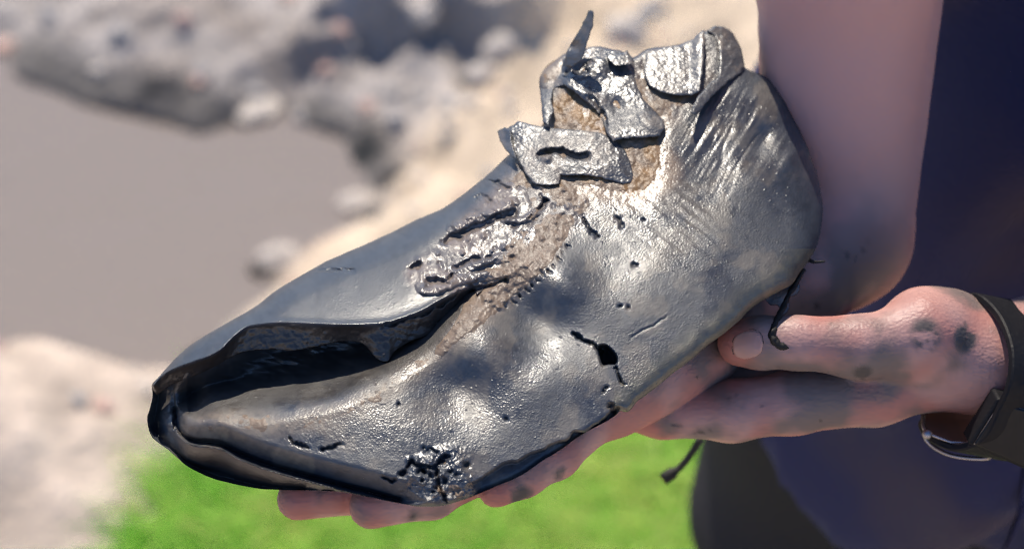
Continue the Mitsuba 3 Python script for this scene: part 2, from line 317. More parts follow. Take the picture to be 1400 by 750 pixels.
# inside of the collar: a hollow with wet mud behind the lace bands
CO = [(744,168),(742,110),(760,90),(800,72),(862,84),(885,75),(955,62),(960,120),(930,150),(905,180),(900,235),(880,272),(850,275),(770,262),(705,222)]
co = inside(CO, 20)
Bf -= co * 5; Bf += co * (9 * nz(X, Y, 24, 71, 3) + 5 * nz(X, Y, 7, 72, 3))
COLF = np.zeros(X.shape + (3,))
mudn = np.clip(nz(X, Y, 30, 81) * 2 + .5, 0, 1); mudf = np.clip(nz(X, Y, 7, 82) * 2 + .5, 0, 1)
lea, brown, grey = np.array([.028, .032, .041]), np.array([.20, .135, .085]), np.array([.16, .125, .105])
def film(base, m, c): return base * (1 - m[..., None]) + np.asarray(c) * m[..., None]
COLF = film(np.ones(X.shape + (3,)) * lea * (0.8 + .4 * mudf[..., None]), .8 * sstep(.5, .8, mudn) * (.4 + .6 * mudf), [.105, .09, .075])
strip = inside([(250,585),(300,555),(400,570),(480,545),(560,490),(620,440),(680,380),(740,330),(775,300),(760,350),(700,410),(640,470),(570,520),(500,560),(420,590),(300,600)], 16)
COLF = film(COLF, strip * (.25 + .5 * mudf), [.20, .15, .10])
COLF = film(COLF, tm * (.45 + .5 * sstep(.3, .7, mudn)) * (.6 + .4 * mudf), grey)
COLF = film(COLF, co * (.3 + .6 * sstep(.35, .6, mudn)), [.22, .15, .10])
COLF = film(COLF, inside([(700,160),(830,220),(905,200),(930,240),(880,275),(760,260)], 12) * .6, [.23, .155, .10])
COLF = film(COLF, sstep(48, 6, SD) * (X > 840) * (Y > 340) * (.25 + .5 * mudf), [.085, .075, .04])
COLF = film(COLF, side * sstep(2, 8, below) * .8, [.014, .012, .011])
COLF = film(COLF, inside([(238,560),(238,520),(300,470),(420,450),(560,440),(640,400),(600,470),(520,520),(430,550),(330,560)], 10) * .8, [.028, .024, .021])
Bb = BASE - 185 * np.sqrt(np.clip(1 - (1 - np.clip(SD / 95, 0, 1)) ** 2, 0, 1)) - 2
Bf = np.where(SD < 3, np.minimum(Bf, BASE + 2), Bf); Bf = np.maximum(Bf, Bb + 3)
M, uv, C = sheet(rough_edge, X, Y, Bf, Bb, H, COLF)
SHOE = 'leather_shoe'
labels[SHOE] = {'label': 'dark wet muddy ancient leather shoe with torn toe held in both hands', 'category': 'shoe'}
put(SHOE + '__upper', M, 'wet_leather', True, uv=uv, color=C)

# deposits of mud lying on the leather
MUDZ = [(232,560),(250,585),(300,606),(420,596),(530,640),(556,676),(612,684),(648,664),(640,622),(590,608),(540,580),(570,524),(640,474),(700,414),(760,352),(785,318),(808,300),(880,282),(935,245),(925,200),(958,128),(960,60),(900,68),(868,82),(830,70),(770,78),(742,100),(745,165),(692,220),(640,290),(600,330),(552,372),(600,405),(636,408),(600,470),(520,520),(430,560),(330,566)]
zone = np.clip(strip * .56 + tm * .62 + co * .66 + cl * .5 + inside([(705,225),(760,240),(862,262),(905,240),(900,190),(840,190),(800,240)], 10) * .4, 0, 1)
thick = (zone - .62) * 9 + 9 * nz(X, Y, 24, 101, 3) + 6 * nz(X, Y, 8, 102, 3)
MUD = Bf + np.clip(thick * .6, -5, 4) + .8 * np.abs(nz(X, Y, 3.5, 103, 2)) * (thick > 0)
MC = np.array([.15, .108, .078]) * (.75 + .5 * mudf[..., None]) * np.where(X > 720, 1.0, 1.0)[..., None] + (tm * .01)[..., None] + (co * sstep(.4, .7, mudn))[..., None] * np.array([.04, .0, -.03])
Mm, um, Cm = sheet(spline(MUDZ, 3, True), X, Y, MUD, Bf - 5, H, MC)
put(SHOE + '__mud', Mm, 'wet_mud', True, uv=um, color=Cm, label='brown wet mud in the throat, collar and toe of the shoe')

# toe flap
LIP = [(210,526),(222,513),(240,503),(262,495),(285,487),(303,477),(318,461),(336,447),(355,443),(376,441),(400,441),(440,443),(480,444),(520,442),(545,436),(575,425),(600,411),(620,401),(638,394)]
INN = [(214,540),(232,527),(248,520),(270,512),(294,500),(316,488),(336,480),(356,478),(376,477),(400,479),(440,472),(470,466),(496,470),(515,490),(530,494),(540,480),(562,466),(584,458),(600,444),(620,428),(644,410)]
lipl, innl = spline(LIP, 6), spline(INN, 5)
top = [(638,262),(605,285),(570,300),(530,320),(490,338),(447,357),(400,383),(372,401),(348,420),(320,436),(295,450),(270,465),(250,480),(230,500),(212,521),(207,528)]
FL = np.vstack([innl, [(690,372),(738,318),(748,276),(735,248),(700,225),(668,238)], spline(top, 3)])
fsd = sdist(X, Y, FL)
ly = np.interp(X, lipl[:, 0], lipl[:, 1]); iy = np.interp(X, innl[:, 0], innl[:, 1])
bandq = np.clip((Y - ly) / np.maximum(iy - ly, 4), 0, 1.2) * (X < 650)
FLAP = BASE + THR + tm * (7 * nz(X, Y, 22, 61, 3, 2.2, -.62) + 5 * nz(X, Y, 8, 62, 3)) + 5 * nz(X, Y, 90, 3) + 1.6 * nz(X, Y, 40, 5) + .5 * nz(X, Y, 9, 8, 2)
FLAP += 14 * sstep(0, 50, np.hypot(X - 690, Y - 330) - 55) * sstep(700, 560, X) + 2
seam, _ = dseg(X, Y, [(640,405),(690,372),(738,318),(748,276),(735,248),(700,225),(668,238)])
FLAP -= 9 * sstep(26, 4, seam) * (X > 600)
FLAP += 3.2 * np.exp(-((Y - ly) / 5) ** 2) * (X < 645)                      # rolled lip
FLAP -= np.where(bandq > 0, 46 * bandq ** .8, 0)
FLAP += (bandq > 0.05) * (7 * nz(X, Y, 12, 91, 3, 2.0, -.1) + 4 * nz(X, Y, 5, 92, 2))
carve(FLAP, [(520,447),(560,434),(600,417),(632,398)], 2.6, 8)
carve(FLAP, [(432,371),(450,369),(466,368),(482,370)], 2.4, 6)
FLAP += sstep(26, 4, fsd) * (Y < 520) * (X < 330) * 2.5 * nz(X, Y, 5, 95, 2)
FC = film(np.ones(X.shape + (3,)) * np.array([.030, .034, .042]) * (.85 + .3 * mudf[..., None]), .4 * sstep(.45, .9, mudn), [.06, .062, .066])
FC = film(FC, tm * (.45 + .5 * sstep(.3, .7, mudn)) * (.6 + .4 * mudf), grey)
FC = film(FC, sstep(0.02, .2, bandq) * .85, [.030, .021, .015])
Mf, uf, Cf = sheet(FL, X, Y, FLAP, FLAP - 11, H, FC)
put(SHOE + '__toe_flap', Mf, 'smooth_leather', True, uv=uf, color=Cf, label='slate grey leather flap over the open toe')
# ---------------------------------------------------------------- lace bands and collar of the shoe
def band(name, poly, D, thick, colour, n=3, edge=5, rnd=6, label=None, mat='rough_leather', seed=1):
    p = np.asarray(shapely.segmentize(Polygon(poly).exterior, 3.0).coords)[:-1]; p = p + 3.2 * np.stack([nz(p[:, 0], p[:, 1], 6, seed, 2), nz(p[:, 0], p[:, 1], 6, seed + 9, 2)], 1)
    sd = sdist(X2, Y2, p)
    D = D + sstep(16, 0, sd) * (7 * nz(X2, Y2, 30, seed + len(name), 2) - 1.5)
    D = D + roll(sd, edge * .7) * rnd / edge * .6
    M, uv, C = sheet(p, X2, Y2, D, D - thick * .6, 1.25, colour)
    put(f'{SHOE}__{name}', M, mat, True, uv=uv, color=C, label=label)
X2, Y2 = np.meshgrid(np.arange(660, 1040, 1.25), np.arange(5, 300, 1.25))
gk = [(Y2 - Y[0, 0]) / H, (X2 - X[0, 0]) / H]
S2 = ndi.map_coordinates(TH, gk, order=1, mode='nearest')
X, Y = X2, Y2
mf2 = np.clip(nz(X2, Y2, 8, 83) * 2 + .5, 0, 1); ml2 = np.clip(nz(X2, Y2, 28, 84) * 2 + .5, 0, 1)
WX, WY = 2 * nz(X2, Y2, 11, 201, 3), 2 * nz(X2, Y2, 11, 202, 3)
rgh = 3.0 * nz(X2, Y2, 11, 85, 3) + 1.6 * np.abs(nz(X2, Y2, 4, 86, 2))
dk = film(np.ones(X2.shape + (3,)) * np.array([.038, .040, .046]), .55 * sstep(.4, .8, ml2) * mf2 * 1.4, [.16, .13, .105])
tilt = lambda x, y, gx, gy: gx * (X2 - x) + gy * (Y2 - y)
# lower lace flap, with a slit
D = S2 + 8 - 8 * sstep(800, 870, X2) + tilt(770, 210, 0, .02) + rgh + 7 * nz(X2, Y2, 40, 87)
carve(D, [(737,213),(747,207),(760,206),(780,212),(804,213)], 5.5, 20, .6, 5, .8)
bump(D, 748, 216, 6, 9)
band('lace_flap', [(692,177),(709,166),(732,171),(748,173),(775,177),(800,178),(822,182),(842,192),(856,206),(862,222),(868,240),(862,250),(850,251),(835,247),(818,242),(795,239),(767,240),(764,251),(742,254),(728,250),(719,238),(711,224),(703,210),(696,194)], D, 13, dk, 3, 5, 6, 'pale rough leather flap with a slit below the collar')
D = S2 + 10 + tilt(688, 190, .9, -.1) + rgh
band('folded_edge', [(680,179),(690,174),(697,178),(700,195),(706,216),(699,214),(690,204),(683,193)], D, 10, dk, 3, 3, 3)
# collar band crossing the opening
D = S2 + 4 + 9 * sstep(806, 775, X2) + 8 * sstep(150, 190, Y2) + tilt(830, 130, 0, .03) + rgh * 1.3 + 9 * nz(X2, Y2, 34, 88) - 40 * sstep(785, 742, X2) * sstep(150, 90, Y2)
bump(D, 800, 128, 20, 9, 9, .7); bump(D, 842, 142, 9, -8, 13, -.6); bump(D, 815, 90, 16, 8); carve(D, [(802,132),(816,146),(824,160),(828,176)], 4, 10); bump(D, 885, 165, 22, 8, 12, .6)
carve(D, [(772,100),(790,96),(804,86)], 8, 12)
band('collar_band', [(738,106),(743,97),(756,86),(775,78),(797,72),(806,65),(818,65),(840,68),(856,72),(862,90),(871,116),(881,138),(894,150),(907,164),(910,175),(902,186),(880,189),(850,189),(837,194),(829,182),(823,162),(811,146),(798,137),(785,125),(770,117),(757,121),(754,136),(758,152),(750,172),(742,167),(740,140)], D, 12, dk, 3, 6, 8, 'glittering wet leather band across the collar')
D = S2 + 20 + tilt(848, 78, 0, .3) + rgh
band('leather_scrap', [(829,70),(845,74),(858,70),(866,80),(866,88),(850,90),(838,88),(830,80)], D, 8, dk, 3, 4, 4)
# upright strap end
D = -240 + tilt(790, 50, 1.1, .15) + .5 * rgh
bump(D, 783, 63, 7, -9)
band('strap_end', [(768,90),(776,68),(790,44),(801,24),(806,14),(811,15),(812,24),(811,34),(806,50),(801,68),(795,82),(782,92)], D, 9, film(dk * .8, np.zeros(X2.shape), [0, 0, 0]), 3, 3, 3, 'narrow leather strap end standing up from the collar')
# heel collar: a broad turned-in tab and its rolled rim
D = S2 + 9 + tilt(920, 95, .08, .06) + .7 * rgh + 6 * nz(X2, Y2, 30, 89) + 12 * sstep(940, 962, X2)
band('heel_tab', [(884,72),(900,66),(920,63),(945,55),(963,41),(964,60),(962,90),(957,124),(945,131),(922,130),(902,126),(886,116),(880,100)], D, 11, film(dk, np.full(X2.shape, .25), [.16, .15, .14]), 3, 5, 7, 'broad pale tab of leather at the heel collar')
D = S2 + 10 + tilt(990, 90, -.4, .2) + .8 * rgh + 6 * nz(X2, Y2, 18, 90)
band('collar_rim', [(966,42),(976,36),(988,35),(1003,46),(1013,66),(1018,88),(1015,98),(1003,107),(988,118),(974,131),(962,146),(950,158),(944,154),(952,136),(968,116),(982,104),(984,84),(983,62),(977,50)], D, 12, dk, 3, 6, 9)
# threads hanging from the heel seam, a tatter of sole leather
put(SHOE + '__hanging_thread', tube(at(*np.array(spline([(1099,368,-150),(1088,388,-140),(1078,404,-118),(1067,428,-92),(1058,446,-72),(1056,461,-66),(1064,471,-64),(1076,474,-66),(1091,470,-70)], 5)).T), np.interp(np.linspace(0, 1, 41), [0, .4, .6, .85, 1], [3.6, 4.2, 6.2, 5.2, 2.5]) * S, 8, 5), 'dark_cord', True, label='dark thread hanging from the heel seam over the thumb')
put(SHOE + '__loose_thread', tube(at(*np.array(spline([(1103,352,-165),(1109,357,-160),(1117,358,-158),(1128,357,-158)], 4)).T), np.linspace(3, 1.6, 13) * S, 6, 6), 'dark_cord', True)
Xt, Yt = np.meshgrid(np.arange(1035, 1105, 1.5), np.arange(370, 440, 1.5))
tat = spline([(1045,402),(1068,392),(1088,384),(1094,392),(1090,402),(1078,408),(1080,420),(1070,432),(1064,418),(1052,416)], 4, True)
Dt = -135 + .5 * (Xt - 1070) * -1 + 6 * nz(Xt, Yt, 12, 7)
Mt, ut, Ct = sheet(tat, Xt, Yt, Dt, Dt - 7, 1.5, np.ones(Xt.shape + (3,)) * np.array([.03, .03, .034]))
put(SHOE + '__sole_tatter', Mt, 'wet_leather', True, uv=ut, color=Ct)
# ---------------------------------------------------------------- the person
PX = lambda t: S * (DIST - t * S) / DIST
def bone(a, b):
    """(px, py, t, radius) twice -> world ends and radii"""
    return at(*a[:3]), at(*b[:3]), a[3] * PX(a[2]), b[3] * PX(b[2])
def sdf_bones(p, bones, k):
    d = None
    for a, b, ra, rb in bones:
        e = rcone(p, a, b, ra, rb); d = e if d is None else smin(d, e, k)
    return d
def chain(*js): return [bone(js[i], js[i + 1]) for i in range(len(js) - 1)]
u = S
# left hand, near the camera: thumb on top, fingers under the heel
L_WR, L_EL = (1345,492,-175,62), None
LW = at(1352, 490, -185); LELB = np.array([0.50, 0.14, 0.99])
l_palm = [bone((1345,494,-175,58),(1262,462,-150,54)), bone((1345,500,-185,55),(1195,530,-175,42)), bone((1345,492,-215,54),(1190,520,-245,42)), bone((1345,488,-240,50),(1195,495,-315,40)), bone((1270,450,-150,50),(1240,470,-200,50)), bone((1300,440,-190,44),(1262,440,-190,42))]
l_fing = [chain((1255,462,-135,50),(1172,474,-112,42),(1088,468,-100,35),(1040,468,-100,34),(1012,470,-106,31)),
          chain((1195,535,-180,46),(1085,550,-152,42),(1000,562,-146,41),(905,564,-146,33),(840,556,-146,28)),
          chain((1190,525,-250,44),(1010,540,-205,40),(900,540,-195,34),(850,535,-195,30)),
          chain((1190,500,-320,42),(1010,520,-285,38),(900,520,-275,33),(850,512,-275,28)),
          chain((1195,480,-375,38),(1040,500,-350,33),(950,495,-345,30),(900,490,-345,26))]
l_arm = [(LW, LW + .35 * (LELB - LW), 0.0172, 0.030), (LW + .35 * (LELB - LW), LELB, 0.030, 0.045)]
# right hand, palm up under the shoe
r_palm = [bone((985,455,-235,58),(820,545,-75,40)), bone((985,450,-245,56),(815,520,-120,42)), bone((985,445,-255,56),(800,490,-165,42)), bone((985,440,-265,54),(790,455,-205,40)), bone((950,490,-165,50),(850,550,-85,42))]
r_fing = [chain((825,555,-70,38),(760,622,0,31),(716,648,30,29),(678,668,48,26)),
          chain((820,530,-115,42),(690,625,-15,34),(590,676,60,31),(507,692,84,31)),
          chain((805,500,-160,42),(640,615,-30,35),(500,668,22,32),(408,681,44,30)),
          chain((795,465,-205,40),(620,570,-110,34),(480,610,-60,32),(400,620,-40,28)),
          chain((930,430,-260,48),(850,380,-260,42),(760,350,-230,36),(700,340,-210,32))]
r_elb = at(1143, 318, -455); r_sh = r_elb + np.array([0.0, 0.10, 0.30])
r_arm = [(at(985,450,-245), at(1075,385,-350), 56 * PX(-245), 78 * PX(-350)), (at(1075,385,-350), r_elb, 78 * PX(-350), 97 * PX(-455)), (r_elb, r_elb + .35 * (r_sh - r_elb), 97 * PX(-455), 120 * PX(-400)), (r_elb + .35 * (r_sh - r_elb), r_sh, 120 * PX(-400), 0.058)]
def hand(p, palm, fing, arm, kf=.007):
    d = smin(sdf_bones(p, palm, .009), sdf_bones(p, arm, .012), .008)
    f = None
    for i, c in enumerate(fing): e = sdf_bones(p, c, .004); f = e if f is None else smin(f, e, .0008)
    return smin(d, f, kf)
f_left = lambda p: hand(p, l_palm, l_fing, l_arm) - .0007 * (meshkit.fbm(p * 90, 2, 3) - .5)
f_right = lambda p: hand(p, r_palm, r_fing, r_arm) - .0007 * (meshkit.fbm(p * 90, 2, 4) - .5)
def box_of(bones, pad):
    P = np.array([q + s * (r + pad) for a, b, ra, rb in bones for q, r in ((a, ra), (b, rb)) for s in (-1, 1)]); return P.min(0), P.max(0)
lo, hi = box_of(sum(l_fing, []) + l_palm, .008); hi[0] += .10
m_left = nets(f_left, lo, [hi[0], hi[1] + .03, hi[2] + .01], .0013)
lo, hi = box_of(sum(r_fing, []) + r_palm + r_arm[:3], .008)
m_right = nets(f_right, lo, hi, .0021)
TC = np.array([0.345, 0.30, 0.0])                                  # body axis
sh_l = TC + np.array([.20, .03, 1.36]); sh_r = TC + np.array([-.20, .03, 1.36])
r_sh2 = sh_r + np.array([0, 0, 0.0])
HEAD = TC + np.array([-.01, -.05, 1.60])
def f_body(p):
    d = sdf_bones(p, [(r_elb, sh_r, 0.0295, .058), (LELB, sh_l, .040, .056), (LELB, LW + .35 * (LELB - LW), .045, .030), (LW + .35 * (LELB - LW), LW, .030, .0172), (sh_r, sh_l, .055, .055), (TC + [0, .03, 1.35], HEAD + [0, .02, -.06], .06, .055),
                      (TC + [-.07, .02, 1.25], TC + [-.06, .02, .95], .10, .10), (TC + [.07, .02, 1.25], TC + [.06, .02, .95], .10, .10)], .03)
    q = (p - HEAD) / np.array([.078, .098, .118]); hd = (np.linalg.norm(q, axis=1) - 1) * .09
    hd = smin(hd, rcone(p, HEAD + [0, -.06, -.07], HEAD + [0, -.075, -.095], .045, .03), .03)
    hd = smin(hd, rcone(p, HEAD + [0, -.098, .005], HEAD + [0, -.118, -.03], .010, .014), .012)
    for s in (-1, 1):
        hd = smin(hd, rcone(p, HEAD + [s * .08, .015, .02], HEAD + [s * .078, .01, -.035], .014, .009), .006)
        hd = np.maximum(hd, -(rcone(p, HEAD + [s * .03, -.105, .008], HEAD + [s * .038, -.103, .008], .011, .009)) * .6)
        hd = smin(hd, rcone(p, HEAD + [s * .03, -.082, .006], HEAD + [s * .032, -.082, .006], .012, .012), .003)
    hd = smin(hd, rcone(p, HEAD + [-.018, -.098, -.058], HEAD + [.018, -.098, -.058], .007, .007), .006)
    return smin(d, hd, .02)
m_body = nets(f_body, [.03, -.02, .82], [.62, .52, 1.78], .008)
def man(m):
    return m3.Manifold(m3.Mesh(np.asarray(m.vertices, np.float32), np.asarray(m.faces, np.uint32)))
skin = m3.Manifold.batch_boolean([man(m_left), man(m_right), man(m_body)], m3.OpType.Add).to_mesh()
skin = trimesh.Trimesh(skin.vert_properties[:, :3], skin.tri_verts, process=False)
V = skin.vertices
n1, n2, n3 = meshkit.fbm(V * 28, 3, 11), meshkit.fbm(V * 90, 3, 12), meshkit.fbm(V * 330, 2, 13)
near = lambda c, r0, r1: sstep(r1, r0, np.linalg.norm(V - c, axis=1))
handy = np.clip(near(at(1230, 480, -150), .045, .085) + near(at(985, 530, -150), .04, .055) + near(at(700, 600, -50), .11, .14), 0, 1)
SK = np.array([.50, .265, .23]); RED = np.array([.42, .135, .105])
Csk = np.tile(SK, (len(V), 1)); Csk = Csk + (RED - SK) * np.maximum(sstep(.4, .7, meshkit.fbm(V * 45, 2, 15)) * handy * .8, sum(near(at(*a), 30 * u, 60 * u) for a in ((395,688,50),(490,700,80),(665,676,50),(1000,475,-90),(880,590,-120))))[:, None]
grime = handy * (.30 + .62 * sstep(.45, .6, n1 * .65 + n2 * .35)); spots = handy * sstep(.69, .75, n2 * .5 + n3 * .5)
splot = sum(near(at(x, y, t), r * .55 * u, r * u) * sstep(.40, .46, n2 * .6 + n3 * .4) for x, y, t, r in ((1262,458,-100,34),(1312,462,-110,28),(1105,560,-84,16),(1128,556,-88,15),(1150,418,-120,10),(1180,512,-80,18),(1130,590,-120,12), (440,676,50,22), (560,694,80,20), (710,672,50,22), (760,640,20,18)))
grime = np.clip(grime + 1.0 * splot, 0, .93)
Csk = Csk * (1 - grime[:, None]) + np.array([.12, .10, .092]) * grime[:, None]
Csk = Csk * (1 - .85 * splot.clip(0, 1)[:, None]) + np.array([.045, .04, .038]) * .85 * splot.clip(0, 1)[:, None]
Csk = Csk * (1 - .8 * spots[:, None]) + np.array([.03, .027, .025]) * .8 * spots[:, None]
JT = [((1098,470,-66),(1,0,0),.011), ((1180,470,-70),(1,.2,0),.013), ((1000,562,-105),(1,0,0),.009), ((905,566,-112),(1,0,0),.008), ((1190,535,-120),(.8,.6,0),.016), ((1265,420,-150),(.9,.5,0),.018), ((470,690,60),(1,-.3,0),.008), ((600,690,70),(1,-.3,0),.008), ((720,662,50),(1,-.4,0),.007), ((1330,500,-120),(1,0,0),.012)]
JT = [(at(*a), np.array(d, float) / np.linalg.norm(d), r * .62) for a, d, r in JT]
def skin_bump(p, n, uv):
    q = p * 1000.0
    crease = mi.Float(0)
    for c, d, r in JT:
        e = p - mi.Point3f(*map(float, c)); w = dr.exp(-dr.squared_norm(e) / (r * r))
        s = dr.sin((e.x * float(d[0]) + e.z * float(d[1]) + .0012 * N(q.x * .25, q.y * .25, q.z * .25)) * 2100)
        crease += w * dr.select(s > .2, -(s - .2), 0)
    return .42 * crease + 0.5 * N(q.x * 1.3, q.y * 1.3, q.z * 1.3) + 0.45 * FB(q.x * .16, q.y * 1.1, q.z * .8, octaves=3)
bsdf('skin', VC, .5, .4, skin_bump, .00032)
labels['person'] = {'label': 'person in dark navy shirt and dark trousers holding the leather shoe in muddy hands', 'category': 'person'}
put('person__body', skin, 'skin', True, color=Csk)
# thumb nail
def skin_t(px, py, f, t0, t1):
    ts = np.arange(t0, t1, -2.0); px, py = np.asarray(px).ravel(), np.asarray(py).ravel(); out = np.full(px.shape, float(t1)); todo = np.ones(px.shape, bool)
    for t in ts:
        h = todo.copy(); h[todo] = f(at(px[todo], py[todo], t)) < 0; out[h] = t; todo &= ~h
    return out
Xn, Yn = np.meshgrid(np.arange(992, 1052, 2.0), np.arange(446, 504, 2.0))
tn = skin_t(Xn, Yn, f_left, -40, -130).reshape(Xn.shape); tn = ndi.gaussian_filter(tn, 1.0)
nail = spline([(1002,478),(1004,462),(1015,454),(1030,452),(1040,458),(1043,472),(1038,484),(1022,490),(1008,488)], 4, True)
Mn, un, _ = sheet(nail, Xn, Yn, tn + 1.5, tn - 4, 2.0)
bsdf('nail', (.40, .225, .19), .35, .5); bsdf('nail_grime', (.07, .045, .04), .7)
put('person__thumb_nail', Mn, 'nail', True, label='pale thumb nail with a dark rim')
put('person__nail_dirt', tube(at(*np.array([(x, y, float(tn[int(np.clip((y - 446) / 2, 0, 28)), int(np.clip((x - 992) / 2, 0, 29))]) + .8) for x, y in spline([(1003,484),(1001,474),(1004,461),(1015,453),(1030,450),(1041,457),(1044,470)], 3)]).T), 0.9 * u, 5), 'nail_grime', True)
# clothes
def shirt_f(p):
    c = TC
    d = sdf_bones(p, [(c + [-.075, .0, 1.30], c + [-.085, -.01, .98], .115, .125), (c + [.075, .0, 1.30], c + [.085, -.01, .98], .115, .125), (c + [-.085, -.01, .98], c + [-.09, -.015, .86], .125, .145), (c + [.085, -.01, .98], c + [.09, -.015, .86], .125, .145), (c + [-.09, -.015, .86], c + [-.09, 0, .72], .145, .12), (c + [.09, -.015, .86], c + [.09, 0, .72], .145, .12),
                      (sh_r + [.03, 0, -.01], sh_l + [-.03, 0, -.01], .072, .072), (sh_r, sh_r + .5 * (r_elb - sh_r), .072, .068), (sh_l, sh_l + .5 * (LELB - sh_l), .072, .068)], .04)
    q = p - c; fold = np.sin(q[:, 2] * 42 - q[:, 0] * 60 + 5 * meshkit.noise(p * 7, 5)) * .016 * sstep(1.15, .95, p[:, 2]) + .016 * (meshkit.fbm(p * 9, 3, 6) - .5)
    d = d - fold
    hem = .725 + .02 * sstep(.2, .1, p[:, 0]) + .006 * np.sin(q[:, 0] * 40)
    return np.maximum(np.maximum(d, hem - p[:, 2]), rcone(p, c + [0, -.03, 1.40], c + [0, 0, 1.6], .075, .09) * -1)
m = nets(shirt_f, [-.02, -.02, .70], [.68, .52, 1.50], .0075); trimesh.smoothing.filter_taubin(m, iterations=4)
def cloth_bump(p, n, uv):
    q = p * 1000.0
    return N(q.x * .8, q.y * .8, q.z * .8)
def shirt_col(p, n, uv):
    q = p * 14.0
    return mikit.mix(mi.Color3f(.018, .019, .060), mi.Color3f(.055, .037, .045), 0.5 * mikit.smoothstep(.48, .75, FB(q.x, q.y, q.z, octaves=3)))
bsdf('shirt_cloth', mikit.proc(shirt_col), .85, .3, cloth_bump, .0006, sheen=.4)
put('person__shirt', m, 'shirt_cloth', True, label='loose navy shirt with dusty smears')
def trousers_f(p):
    c = TC
    d = sdf_bones(p, [(c + [-.09, .07, .88], c + [.08, .07, .88], .105, .105), (c + [-.14, .06, .79], c + [-.15, .02, .45], .112, .085), (c + [.085, .06, .85], c + [.11, .03, .45], .112, .085), (c + [-.15, .02, .45], c + [-.16, .01, .08], .085, .065), (c + [.11, .02, .45], c + [.12, .04, .08], .085, .065)], .03)
    d = d - .012 * (meshkit.fbm(p * 12, 3, 9) - .5) - .004 * np.sin(p[:, 2] * 55 + p[:, 0] * 20 + 4 * meshkit.noise(p * 6, 2))
    return np.maximum(np.maximum(d, p[:, 2] - .96), .07 - p[:, 2])
m = nets(trousers_f, [-.02, .05, .0], [.68, .56, 1.03], .009); trimesh.smoothing.filter_taubin(m, iterations=3)
bsdf('trouser_cloth', (.013, .0125, .015), .8, .3, cloth_bump, .0006)
put('person__trousers', m, 'trouser_cloth', True)
for i, s in enumerate((-1, 1)):
    b = TC + [s * .145 - .03, .01 + .015 * (s > 0), 0]
    f = lambda p: np.maximum(sdf_bones(p, [(b + [0, .02, .13], b + [0, .03, .05], .062, .05), (b + [0, .05, .045], b + [0, -.17, .045], .045, .04)], .02), .004 - p[:, 2])
    put('person__boot' + ('_001' if i else ''), nets(f, b + [-.09, -.24, -.01], b + [.09, .14, .22], .008), 'dark_cord', True)
def hair_f(p):
    d = (np.linalg.norm((p - HEAD - [0, .012, .012]) / np.array([.088, .104, .122]), axis=1) - 1) * .1
    return np.maximum(d - .006 * (meshkit.fbm(p * 60, 2, 5) - .5), -(((p - HEAD) @ np.array([0, 1.0, .55])) + .025))
bsdf('hair', (.045, .028, .018), .6)
put('person__hair', nets(hair_f, HEAD - .15, HEAD + .16, .006), 'hair', True)
# a cord end at the hip
put('person__hip_cord', tube(at(*np.array(spline([(956,600,-640),(946,618,-650),(930,638,-655),(906,655,-655)], 5)).T), [.0016 + .0012 * (k > 11) for k in range(16)], 6), 'dark_cord', True)
# ---------------------------------------------------------------- the watch strap on the near wrist
lp = spline([(1333,417,-190),(1362,440,-145),(1379,480,-108),(1377,520,-98),(1364,550,-108),(1345,584,-122),(1312,598,-145),(1280,588,-170),(1264,568,-205),(1282,548,-262),(1304,490,-292),(1316,435,-252)], 8, True)
wv = np.array([72, 14, -46.0])
lp[:, :2] = (lp[:, :2] - [1335, 505]) * [1.04, 1.10] + [1332, 505]; lp[:, 2] = (lp[:, 2] + 190) * 1.18 - 176
a_, b_ = at(*lp.T), at(*(lp + wv).T)
ctr = at(1342, 510, -185); ax_ = (b_ - a_).mean(0); ax_ /= np.linalg.norm(ax_)
def outw(p): d = p - ctr; d = d - (d @ ax_)[:, None] * ax_; return d / np.linalg.norm(d, axis=1, keepdims=True)
def loop_band(a, b, th, bev=.0006):
    na, nb_ = outw(a), outw(b); w = (b - a) / np.linalg.norm(b - a, axis=1, keepdims=True)
    prof = [a, a + na * bev * .5 + 0 * a, a + na * (th - bev), a + na * th + w * bev, b + nb_ * th - w * bev, b + nb_ * (th - bev), b]
    V = np.stack(prof, 1); n, k = V.shape[:2]; i, j = np.meshgrid(np.arange(n), np.arange(k), indexing='ij')
    q = np.stack([i * k + j, ((i + 1) % n) * k + j, ((i + 1) % n) * k + (j + 1) % k, i * k + (j + 1) % k], -1).reshape(-1, 4)
    m = trimesh.Trimesh(V.reshape(-1, 3), np.vstack([q[:, [0, 1, 2]], q[:, [0, 2, 3]]]), process=False)
    if m.volume < 0: m.invert()
    return m
def strap_bump(p, n, uv): return N(p.x * 900, p.y * 900, p.z * 900) + FB(p.x * 200, p.y * 200, p.z * 200)
bsdf('strap_black', (.006, .006, .008), .6, .2, strap_bump, .0002)
bsdf('strap_lining', (.13, .065, .045), .6, .4)
scene['steel'] = {'type': 'roughconductor', 'material': 'Cr', 'alpha': .3, 'specular_reflectance': rgb(.45, .45, .45)}
labels['wrist_watch'] = {'label': 'black watch strap buckled loosely around the near wrist', 'category': 'watch'}
put('wrist_watch__strap', loop_band(a_, b_, .0024), 'strap_black', 35)
put('wrist_watch__lining', loop_band(a_ + (b_ - a_) * .04 - outw(a_) * .0008, b_ - (b_ - a_) * .04 - outw(b_) * .0008, .0007, .0002), 'strap_lining', 35)
bq = [(1262,566,-190),(1266,590,-165),(1300,610,-140),(1338,612,-130),(1352,626,-160),(1300,622,-190),(1266,600,-220),(1262,566,-190)]
put('wrist_watch__buckle', tube(at(*np.array(spline(bq, 4)).T), .0008, 8), 'steel', True)
put('wrist_watch__buckle_pin', tube(at(*np.array([(1268,592,-150),(1300,604,-134),(1335,606,-124)], float).T), .0006, 6), 'steel', True)
